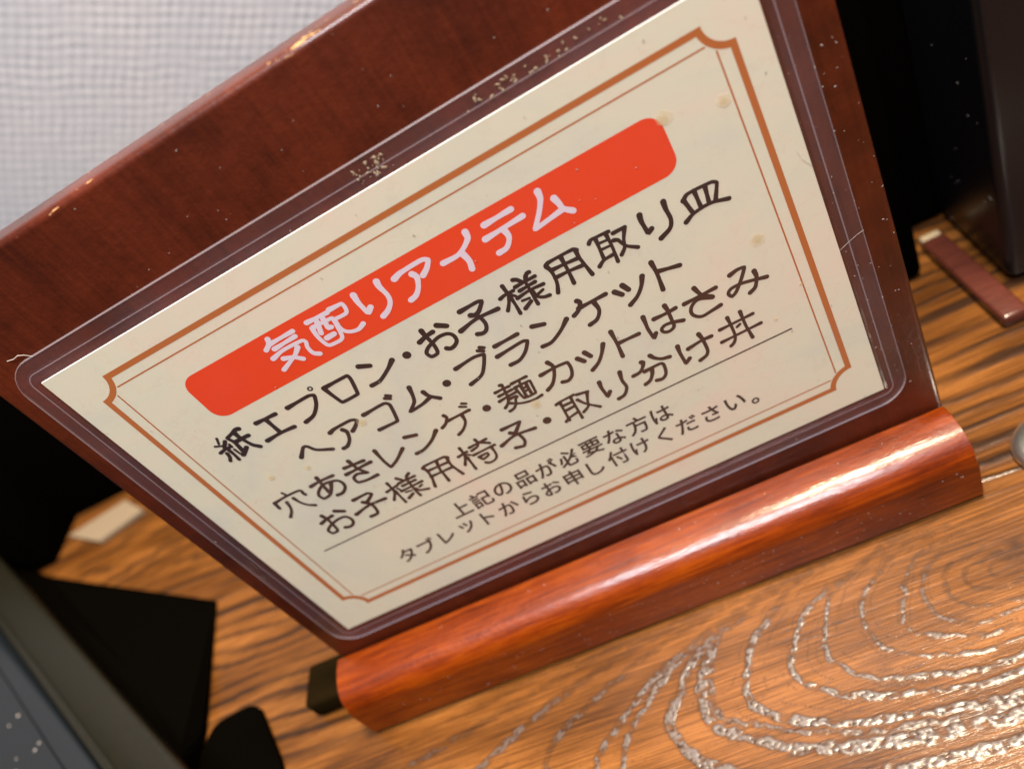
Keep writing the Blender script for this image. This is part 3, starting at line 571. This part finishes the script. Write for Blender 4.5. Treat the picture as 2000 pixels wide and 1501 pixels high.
# border: thick outer line with concave corners + hairline inside
def border_loop(x0, x1, z0, z1, r, n=10, trim=0.0):
    P = []
    for cx, cz, a0 in ((x1, z1, 270), (x0, z1, 360), (x0, z0, 90), (x1, z0, 180)):
        for k in range(n + 1):
            a = math.radians(a0 - trim - (90 - 2 * trim) * k / n)
            P.append((cx + r * math.cos(a), cz + r * math.sin(a)))
    return P
def strip(name, A, B, y, mat, parent):
    n = len(A)
    return mesh_obj(name, [(p[0], y, p[1]) for p in A] + [(p[0], y, p[1]) for p in B], [(i, (i + 1) % n, n + (i + 1) % n, n + i) for i in range(n)], mat, parent)
X0, X1, Z0, Z1 = 6.1, 142.9, 6.1, 95.3
strip("border_line", border_loop(X0, X1, Z0, Z1, 4.6), border_loop(X0, X1, Z0, Z1, 5.85, 10, math.degrees(math.asin(1.25 / 5.85))), -0.02, M['line'], paper)
hv, hf = [], []
def bar_(x0, x1, z0, z1):
    k = len(hv); hv.extend([(x0, -0.02, z0), (x1, -0.02, z0), (x1, -0.02, z1), (x0, -0.02, z1)]); hf.append((k, k + 1, k + 2, k + 3))
g = 3.35; w = 0.32
bar_(X0 + 5.0, X1 - 5.0, Z1 - g - w, Z1 - g); bar_(X0 + 5.0, X1 - 5.0, Z0 + g, Z0 + g + w)
bar_(X0 + g, X0 + g + w, Z0 + 5.0, Z1 - 5.0); bar_(X1 - g - w, X1 - g, Z0 + 5.0, Z1 - 5.0)
mesh_obj("border_hairline", hv, hf, M['line'], paper)
mesh_obj("rule_line", [(14.0, -0.02, 28.7), (134.3, -0.02, 28.35), (134.3, -0.02, 28.73), (14.0, -0.02, 29.08)], [(0, 1, 2, 3)], M['ink4'], paper)

# ------------------------------------------------------------------ brush-style lettering, stroke by stroke
def catmull(P, step=0.35):
    P = [Vector(p) for p in P]
    if len(P) == 2:
        n = max(2, int((P[1] - P[0]).length / step)); return [P[0].lerp(P[1], i / n) for i in range(n + 1)]
    closed = (P[0] - P[-1]).length < 0.01
    Q = [P[-2] if closed else 2 * P[0] - P[1]] + P + [P[1] if closed else 2 * P[-1] - P[-2]]
    out = []
    for i in range(1, len(Q) - 2):
        p0, p1, p2, p3 = Q[i - 1:i + 3]
        # keep real corners: damp tangents where the stroke turns sharply
        def tan(a, b, c):
            u = (b - a); v = (c - b)
            if u.length < 1e-6 or v.length < 1e-6: return Vector((0, 0))
            k = 1.0 if u.normalized().dot(v.normalized()) > 0.3 else 0.15
            return (c - a) * 0.5 * k
        t1 = tan(p0, p1, p2); t2 = tan(p1, p2, p3)
        L = (p2 - p1).length
        if t1.length > L: t1 = t1 * (L / t1.length)
        if t2.length > L: t2 = t2 * (L / t2.length)
        n = max(2, int(L / step))
        for k in range(n):
            u = k / n
            out.append((2 * u ** 3 - 3 * u * u + 1) * p1 + (u ** 3 - 2 * u * u + u) * t1 + (-2 * u ** 3 + 3 * u * u) * p2 + (u ** 3 - u * u) * t2)
    out.append(P[-1]); return out

def stroke_mesh(pts, w, V, F, y):
    C = catmull(pts); n = len(C)
    L = [0.0]
    for i in range(1, n): L.append(L[-1] + (C[i] - C[i - 1]).length)
    T = L[-1] or 1
    if T < 1.7: w = w * 0.68
    def width(s):
        a = max(0.0, 1 - s / (2.2 * w)); b = max(0.0, 1 - (T - s) / (2.6 * w))
        return w * (0.84 + 0.34 * a + 0.24 * b)
    left, right = [], []
    for i in range(n):
        d = (C[min(i + 1, n - 1)] - C[max(i - 1, 0)])
        d = d.normalized() if d.length > 1e-9 else Vector((1, 0))
        nn = Vector((-d.y, d.x)); h = width(L[i]) / 2
        left.append(C[i] + nn * h); right.append(C[i] - nn * h)
    # round caps
    def cap(c, d, h):
        nn = Vector((-d.y, d.x)); return [c + (nn * math.cos(a) - d * math.sin(a)) * h for a in [math.pi * k / 6 for k in range(1, 6)]]
    d0 = (C[1] - C[0]).normalized(); d1 = (C[-1] - C[-2]).normalized()
    k = len(V)
    for q_, p in enumerate(left): V.append((p.x, y - 0.004 * q_ / n, p.y))
    for q_, p in enumerate(right): V.append((p.x, y - 0.004 * q_ / n, p.y))
    for i in range(n - 1): F.append((k + i, k + n + i, k + n + i + 1, k + i + 1))
    for (c, d, h, li, ri) in ((C[0], d0, width(0) / 2, 0, n), (C[-1], -d1, width(T) / 2, 2 * n - 1, n - 1)):
        s = len(V)
        cp = cap(c, d, h)
        for p in cp: V.append((p.x, y, p.y))
        F.append(tuple([k + li] + list(range(s, s + len(cp))) + [k + ri]))

def disc(cx, cz, r, hollow, V, F, y):
    k = len(V); n = 20
    if hollow:
        for i in range(n):
            a = 2 * math.pi * i / n
            V.append((cx + r * math.cos(a), y, cz + r * math.sin(a))); V.append((cx + r * .45 * math.cos(a), y, cz + r * .45 * math.sin(a)))
        for i in range(n):
            j = (i + 1) % n; F.append((k + 2 * i, k + 2 * j, k + 2 * j + 1, k + 2 * i + 1))
    else:
        for i in range(n):
            a = 2 * math.pi * i / n; V.append((cx + r * math.cos(a), y, cz + r * math.sin(a)))
        F.append(tuple(range(k, k + n)))
PENS = [(1.16, 'letter_white'), (1.03, 'ink1'), (0.99, 'ink2'), (0.96, 'ink3'), (0.95, 'ink3')]
for (pen, mk), block in zip(PENS, GLYPHS):
    for gl_ in block.split("\n"):
        V, F = [], []
        strokes = gl_.split("|")
        dense = len(strokes)
        w = pen * (0.78 if dense >= 8 else 0.86 if dense >= 5 else 1.0)
        for si, st in enumerate(strokes):
            y = -0.035 - 0.0045 * (si % 16)
            if st[0] == '@':
                cx, cz, r, h = map(float, st[1:].split(",")); disc(cx, cz, r, h > 0.5, V, F, y)
            else:
                stroke_mesh([tuple(map(float, p.split(","))) for p in st.split()], w, V, F, y)
        mesh_obj("character", V, F, M[mk], paper)

# ------------------------------------------------------------------ small print (built-in typeface)
def small_text(txt, x, z, size, squeeze=1.0):
    cu = bpy.data.curves.new("small_print", 'FONT'); cu.body = txt; cu.size = size * S
    cu.align_x = 'CENTER'; cu.align_y = 'CENTER'; cu.offset = 0.10 * S; cu.resolution_u = 3
    tmp = bpy.data.objects.new("tmp", cu); scene.collection.objects.link(tmp)
    bpy.context.view_layer.update()
    me = bpy.data.meshes.new_from_object(tmp.evaluated_get(bpy.context.evaluated_depsgraph_get()))
    bpy.data.objects.remove(tmp)
    if not len(me.vertices): return
    me.name = "character"
    c = np.empty(len(me.vertices) * 3, np.float32); me.vertices.foreach_get("co", c); c = c.reshape(-1, 3)
    return me, c
def put_line(txt, xs_, z, size):
    for ch, x in zip(txt, xs_):
        r = small_text(ch, x, z, size)
        if r is None: continue
        me, c = r
        mid = (c.min(0) + c.max(0)) / 2
        dz = 0.0; dx = 0.0
        if ch == "。": dx, dz = -1.7, -2.1
        new = np.empty_like(c)
        new[:, 0] = c[:, 0] - mid[0] + (x + dx) * S; new[:, 1] = -0.03 * S; new[:, 2] = c[:, 1] - mid[1] + (z + dz) * S
        me.vertices.foreach_set("co", new.ravel()); me.materials.clear(); me.materials.append(M['ink4']); me.update()
        o = bpy.data.objects.new("character", me); link(o, paper)
put_line("上記の品が必要な方は", [48.9 + 5.86 * i for i in range(10)], 22.3, 5.5)
put_line("タブレットからお申し付けください。", [29.6 + 5.84 * i for i in range(17)], 15.9, 5.4)

# ------------------------------------------------------------------ laminate film
def loop3(off, r, y):
    return [(p[0], y, p[1]) for p in rr(-off, 148 + off, -off * 1.0, 100.3 + off, r, 8)]
levels = [(0.25, 0.3, -0.22), (0.75, 0.8, 0.05), (2.0, 2.2, 0.33), (2.35, 2.6, 0.26), (2.8, 3.1, 0.36), (4.9, 6.3, 0.34), (5.15, 6.6, 0.30)]
V = []; F = []
for off, r, y in levels: V += loop3(off, r, y)
n = len(rr(0, 1, 0, 1, .1))
F.append(tuple(range(n)))
for k in range(len(levels) - 1):
    for i in range(n):
        j = (i + 1) % n; F.append((k * n + j, k * n + i, (k + 1) * n + i, (k + 1) * n + j))
film = in_stand(mesh_obj("laminate_film", V, F, M['film']))
film.data.update()
if film.data.polygons[0].normal.y > 0: film.data.flip_normals()
film.data.materials.append(M['film_margin'])
for p in film.data.polygons:
    if p.index > n: p.material_index = 1
film["label"] = "clear glossy laminate over the notice"
V = loop3(5.15, 6.6, 0.66) + loop3(5.15, 6.6, 0.26) + loop3(5.25, 6.7, 0.22) + loop3(5.36, 6.8, 0.30) + loop3(5.4, 6.85, 0.66)
F = []
for k in range(4):
    for i in range(n):
        j = (i + 1) % n; F.append((k * n + i, (k + 1) * n + i, (k + 1) * n + j, k * n + j))
mesh_obj("film_rim", V, F, M['film_edge'], film)
V = loop3(2.05, 2.3, 0.30) + loop3(2.2, 2.45, 0.24) + loop3(2.35, 2.6, 0.30)
F = []
for k in range(2):
    for i in range(n):
        j = (i + 1) % n; F.append((k * n + i, (k + 1) * n + i, (k + 1) * n + j, k * n + j))
mesh_obj("film_crease", V, F, M['film_edge'], film)

# ------------------------------------------------------------------ dust, crumbs and dried specks (countless)
rnd = random.Random(5)
def speck(V, F, c, r, nrm='y', flat_=0.35, n=5):
    k = len(V)
    ax = {'y': (0, 2, 1), 'z': (0, 1, 2), 'x': (1, 2, 0)}[nrm]
    sg = {'y': -1, 'z': 1, 'x': -1}[nrm]
    el = rnd.uniform(0, math.pi); st = rnd.uniform(1.0, 2.4)
    for i in range(n):
        a = 2 * math.pi * i / n; q = r * rnd.uniform(.6, 1.2)
        u = q * math.cos(a) * st; v = q * math.sin(a)
        p = [0, 0, 0]; p[ax[0]] = c[ax[0]] + u * math.cos(el) - v * math.sin(el); p[ax[1]] = c[ax[1]] + u * math.sin(el) + v * math.cos(el); p[ax[2]] = c[ax[2]]
        V.append(tuple(p))
    top = list(c); top[ax[2]] += sg * r * flat_; V.append(tuple(top))
    for i in range(n): F.append((k + i, k + (i + 1) % n, k + n))
    F.append(tuple(range(k, k + n)))
def fibre(V, F, pts, r):
    k = len(V)
    for (x, y, z) in pts: V.extend([(x, y, z - r), (x, y - r, z), (x, y, z + r)])
    for i in range(len(pts) - 1):
        for j in range(3):
            a = k + 3 * i + j; b = k + 3 * i + (j + 1) % 3; F.append((a, b, b + 3, a + 3))
V, F = [], []
for i in range(60):
    speck(V, F, (rnd.uniform(149, 159), 0.62 if rnd.random() < .6 else 0.28, rnd.uniform(-8, 105)), rnd.uniform(.04, .15))
for i in range(150):
    speck(V, F, (rnd.uniform(-5, 152), -0.24, rnd.uniform(-4, 104)), rnd.uniform(.04, .14))
for i in range(22):
    speck(V, F, (rnd.uniform(20, 120), 0.66, rnd.uniform(106, 124)), rnd.uniform(.04, .12))
fibre(V, F, [(3.5, .4, 105.5), (2.6, .2, 106.6), (1.6, .1, 107.2), (0.2, .2, 107.0), (-1.2, .3, 107.3)], .09)
fibre(V, F, [(146.2, -.3, 66.5), (146.6, -.35, 64.5), (147.8, -.3, 62.6), (147.9, -.3, 61)], .07)
fibre(V, F, [(148, -.0, 41.5), (150, .2, 42.2), (152, .2, 43.0), (153.4, .2, 43.3)], .035)
in_stand(mesh_obj("dust", V, F, M['dust'], kind="stuff"))
V, F = [], []
for (x, z, r) in ((134.3, 53.2, 1.5), (79.4, 40.8, 1.25), (127.5, 84.5, 1.5), (137.6, 82.0, 1.3), (45.5, 57.5, 1.1), (19.5, 55.5, 1.0), (139, 38.5, .5), (132, 33, .5), (28, 53.5, .9)):
    for rr_ in (1.0, 0.72, 0.45):
        k = len(V); ox, oz = rnd.gauss(0, .12) * r, rnd.gauss(0, .12) * r
        for q in range(16):
            a = 2 * math.pi * q / 16; d = r * rr_ * rnd.uniform(.8, 1.12)
            V.append((x + ox + d * math.cos(a), -0.225 - 0.02 * (1 - rr_), z + oz + d * math.sin(a)))
        F.append(tuple(range(k, k + 16)))
in_stand(mesh_obj("dried_spots", V, F, M['blob'], kind="stuff"))
V, F = [], []
for (x0, z0, x1, z1, nn_) in ((77, 101.4, 82, 104.5, 38), (101, 102.6, 126, 104.6, 40)):
    for q in range(nn_):
        u = rnd.random(); speck(V, F, (x0 + (x1 - x0) * u + rnd.gauss(0, .8), 0.24, rnd.uniform(z0, z1)), rnd.uniform(.08, .28), flat_=.3)
in_stand(mesh_obj("dried_flakes", V, F, M['flake'], kind="stuff"))
V, F = [], []
for i in range(140):
    x = rnd.uniform(0, 156); speck(V, F, (x, -13.02, rnd.uniform(2, 13)), rnd.uniform(.04, .16))
for i in range(60):
    speck(V, F, (rnd.uniform(0, 156), rnd.uniform(-3.5, -.4), 20.15), rnd.uniform(.05, .16), 'z')
in_stand(mesh_obj("base_dust", V, F, M['dust'], kind="stuff"), up=False)

# ------------------------------------------------------------------ black box at the right, behind the board
bx = empty("condiment_box", (262, 118, 0), "tall glossy black box standing behind the right edge of the notice board", "box", (0, 0, math.radians(-3)))
bm = box_bm(-58, 62, -74, 110, 1.5, 150, 3.0, 4)
bm_obj("body", bm, M['black_gloss'], bx, smooth=True)
bm_obj("rear_section", box_bm(-135, -74, -56, 109, 1.5, 149, 2.0, 3), M['black_matte'], bx, smooth=True)
bm_obj("side_section", box_bm(-76, -57.5, -33, 108, 1.5, 148, 2.0, 3), M['black_matte'], bx, smooth=True)
bm = box_bm(-55, 59, -71, 107, 0, 2.5, 0.5, 1)
bm_obj("foot", bm, M['black_matte'], bx)
V, F = [], []
for i in range(90):
    speck(V, F, (-58.03, rnd.uniform(-70, 60), rnd.uniform(3, 105)), rnd.uniform(.08, .30), 'x')
mesh_obj("dust", V, F, M['dust'], bx, kind="stuff")
# red-brown bar in front of it
br = empty("wooden_bar", (193.8, 57, 0), "short red brown lacquered bar lying beside the black box", "wooden bar", (0, 0, math.radians(0)))
bm_obj("shaft", box_bm(-3.6, 3.6, -24, 20, 0.3, 4.2, 1.0, 3), M['bar'], br, smooth=True)
bm_obj("cut_end", box_bm(-3.1, 3.1, 20, 23.0, 0.6, 4.0, 0.8, 2), M['bar_end'], br, smooth=True)

# steel spoon, only its handle tip reaches into view
sp_ = empty("steel_spoon", (183, -9, 0), "polished steel spoon lying face down on the table right of the stand", "spoon", (0, 0, math.radians(-20)))
def dome(rx, ry, hgt, n_=28, m_=8):
    V = []; F = []
    for i in range(m_ + 1):
        a = (math.pi / 2) * i / m_
        for j in range(n_):
            b = 2 * math.pi * j / n_; V.append((rx * math.cos(a) * math.cos(b), ry * math.cos(a) * math.sin(b), 0.7 + hgt * math.sin(a)))
    V += [(rx * .93 * math.cos(2 * math.pi * j / n_), ry * .93 * math.sin(2 * math.pi * j / n_), 0.2) for j in range(n_)]
    for i in range(m_):
        for j in range(n_): F.append((i * n_ + j, i * n_ + (j + 1) % n_, (i + 1) * n_ + (j + 1) % n_, (i + 1) * n_ + j))
    q = (m_ + 1) * n_
    for j in range(n_): F.append((q + j, q + (j + 1) % n_, (j + 1) % n_, j))
    return V, F
V, F = dome(14, 11.5, 4.2)
mesh_obj("bowl", V, F, M['steel'], sp_, smooth=True)
bm_obj("handle", box_bm(12, 110, -2.2, 2.2, 1.2, 3.4, 0.9, 3), M['steel'], sp_, smooth=True)

def round_edges(o, w, corner=None):
    bm = bmesh.new(); bm.from_mesh(o.data)
    if corner:
        up = [e for e in bm.edges if abs(e.verts[0].co.z - e.verts[1].co.z) > 1e-5]
        bmesh.ops.bevel(bm, geom=up, offset=corner * S, segments=5, profile=0.5, affect='EDGES')
    else:
        bmesh.ops.bevel(bm, geom=list(bm.edges), offset=w * S, segments=3, profile=0.5, affect='EDGES')
    bmesh.ops.recalc_face_normals(bm, faces=bm.faces)
    bm.to_mesh(o.data); bm.free()

# ------------------------------------------------------------------ order tablet on its black stand, left foreground
tb = empty("order_tablet", (-64, -12, 0), "grey rimmed tablet lying on a black stand at the left, screen facing up", "tablet")
e = Vector((-0.712, 0.702)); nrm = Vector((-0.702, -0.712))
def fr_(u, a, b): return (e.x * u + nrm.x * a, e.y * u + nrm.y * a, 20 + b)
prof = [(1.0, -9), (0.1, -2.2), (0.0, -1.3), (0.25, -0.5), (0.9, -0.05), (1.7, 0.1), (12.6, 0.1), (13.4, -0.3), (14.0, -1.5), (16.4, -1.5), (16.9, -9)]
bm_obj("rim", extrude_profile(prof, -90, 330, fr_, 4), M['bezel'], tb, smooth=True)
prof = [(17.0, -8), (17.0, -1.4), (18.2, -0.2), (20.0, 0.15), (24.0, 0.05), (24.5, -8)]
bm_obj("inner_lip", extrude_profile(prof, -90, 330, fr_, 4), M['screen'], tb, smooth=True)
prof = [(24.6, -7), (24.6, -0.25), (200, -0.25), (200, -7)]
bm_obj("screen", extrude_profile(prof, -90, 330, fr_, 1), M['screen'], tb)
bot = [(-131.5, 140), (-19.3, 78.3), (-11.6, 21.8), (-10, -120), (-230, -120), (-230, 215)]
top = [(-145, 141), (-45, 48), (-10, 8), (-4, -110), (-230, -110), (-230, 200)]
V = [(x, y, 0.3) for x, y in bot] + [(x, y, 11.5) for x, y in top]
n6 = 6
F = [tuple(range(6))[::-1], tuple(range(6, 12))] + [(i, (i + 1) % 6, 6 + (i + 1) % 6, 6 + i) for i in range(6)]
mesh_obj("stand_body", V, F, M['black_matte'], tb)
round_edges(bpy.data.objects['stand_body'], 3.0)
pl = [(-10, 23), (8, 25), (22, -1), (30, -40), (20, -90), (-20, -90)]  # thin black plate added on the table in place of a cast shadow
mesh_obj("shade_plate", [(x, y, 0.4) for x, y in pl] + [(x, y, 1.8) for x, y in pl], [tuple(range(6)), tuple(range(6, 12))[::-1]] + [(i, (i + 1) % 6, 6 + (i + 1) % 6, 6 + i) for i in range(6)], M['black_matte'], tb)
round_edges(bpy.data.objects['shade_plate'], 0.6, corner=5.0)
V, F = [], []
for i in range(110):
    u = rnd.uniform(-60, 200); a = rnd.uniform(26, 90)
    q = fr_(u, a, -0.24); speck(V, F, q, rnd.uniform(.15, .5), 'z')
mesh_obj("dust", V, F, M['dust'], tb, kind="stuff")

# black box far left behind
bk = empty("storage_box", (-290, 195, 0), "matte black box standing behind the tablet at the far left", "box")
bm_obj("body", box_bm(-150, 190, -28, 20, 0.3, 88, 2, 2), M['black_matte'], bk, smooth=True)
bm_obj("front_section", box_bm(-150, 92, -58, -27, 0.3, 60, 2, 2), M['black_matte'], bk, smooth=True)
# cream slip between
sl = empty("paper_slip", (-168, 147, 0), "small cream paper slip on the table between the two black boxes", "paper slip")
V = [(-27, 4.5, 0.4), (-1, -12, 0.4), (22.5, -4.5, 0.4), (6.5, 10.5, 0.4)]
V += [(x, y, 2.2) for x, y, z in V]
mesh_obj("sheet", V, [(3, 2, 1, 0), (4, 5, 6, 7), (0, 1, 5, 4), (1, 2, 6, 5), (2, 3, 7, 6), (3, 0, 4, 7)], M['slip'], sl)
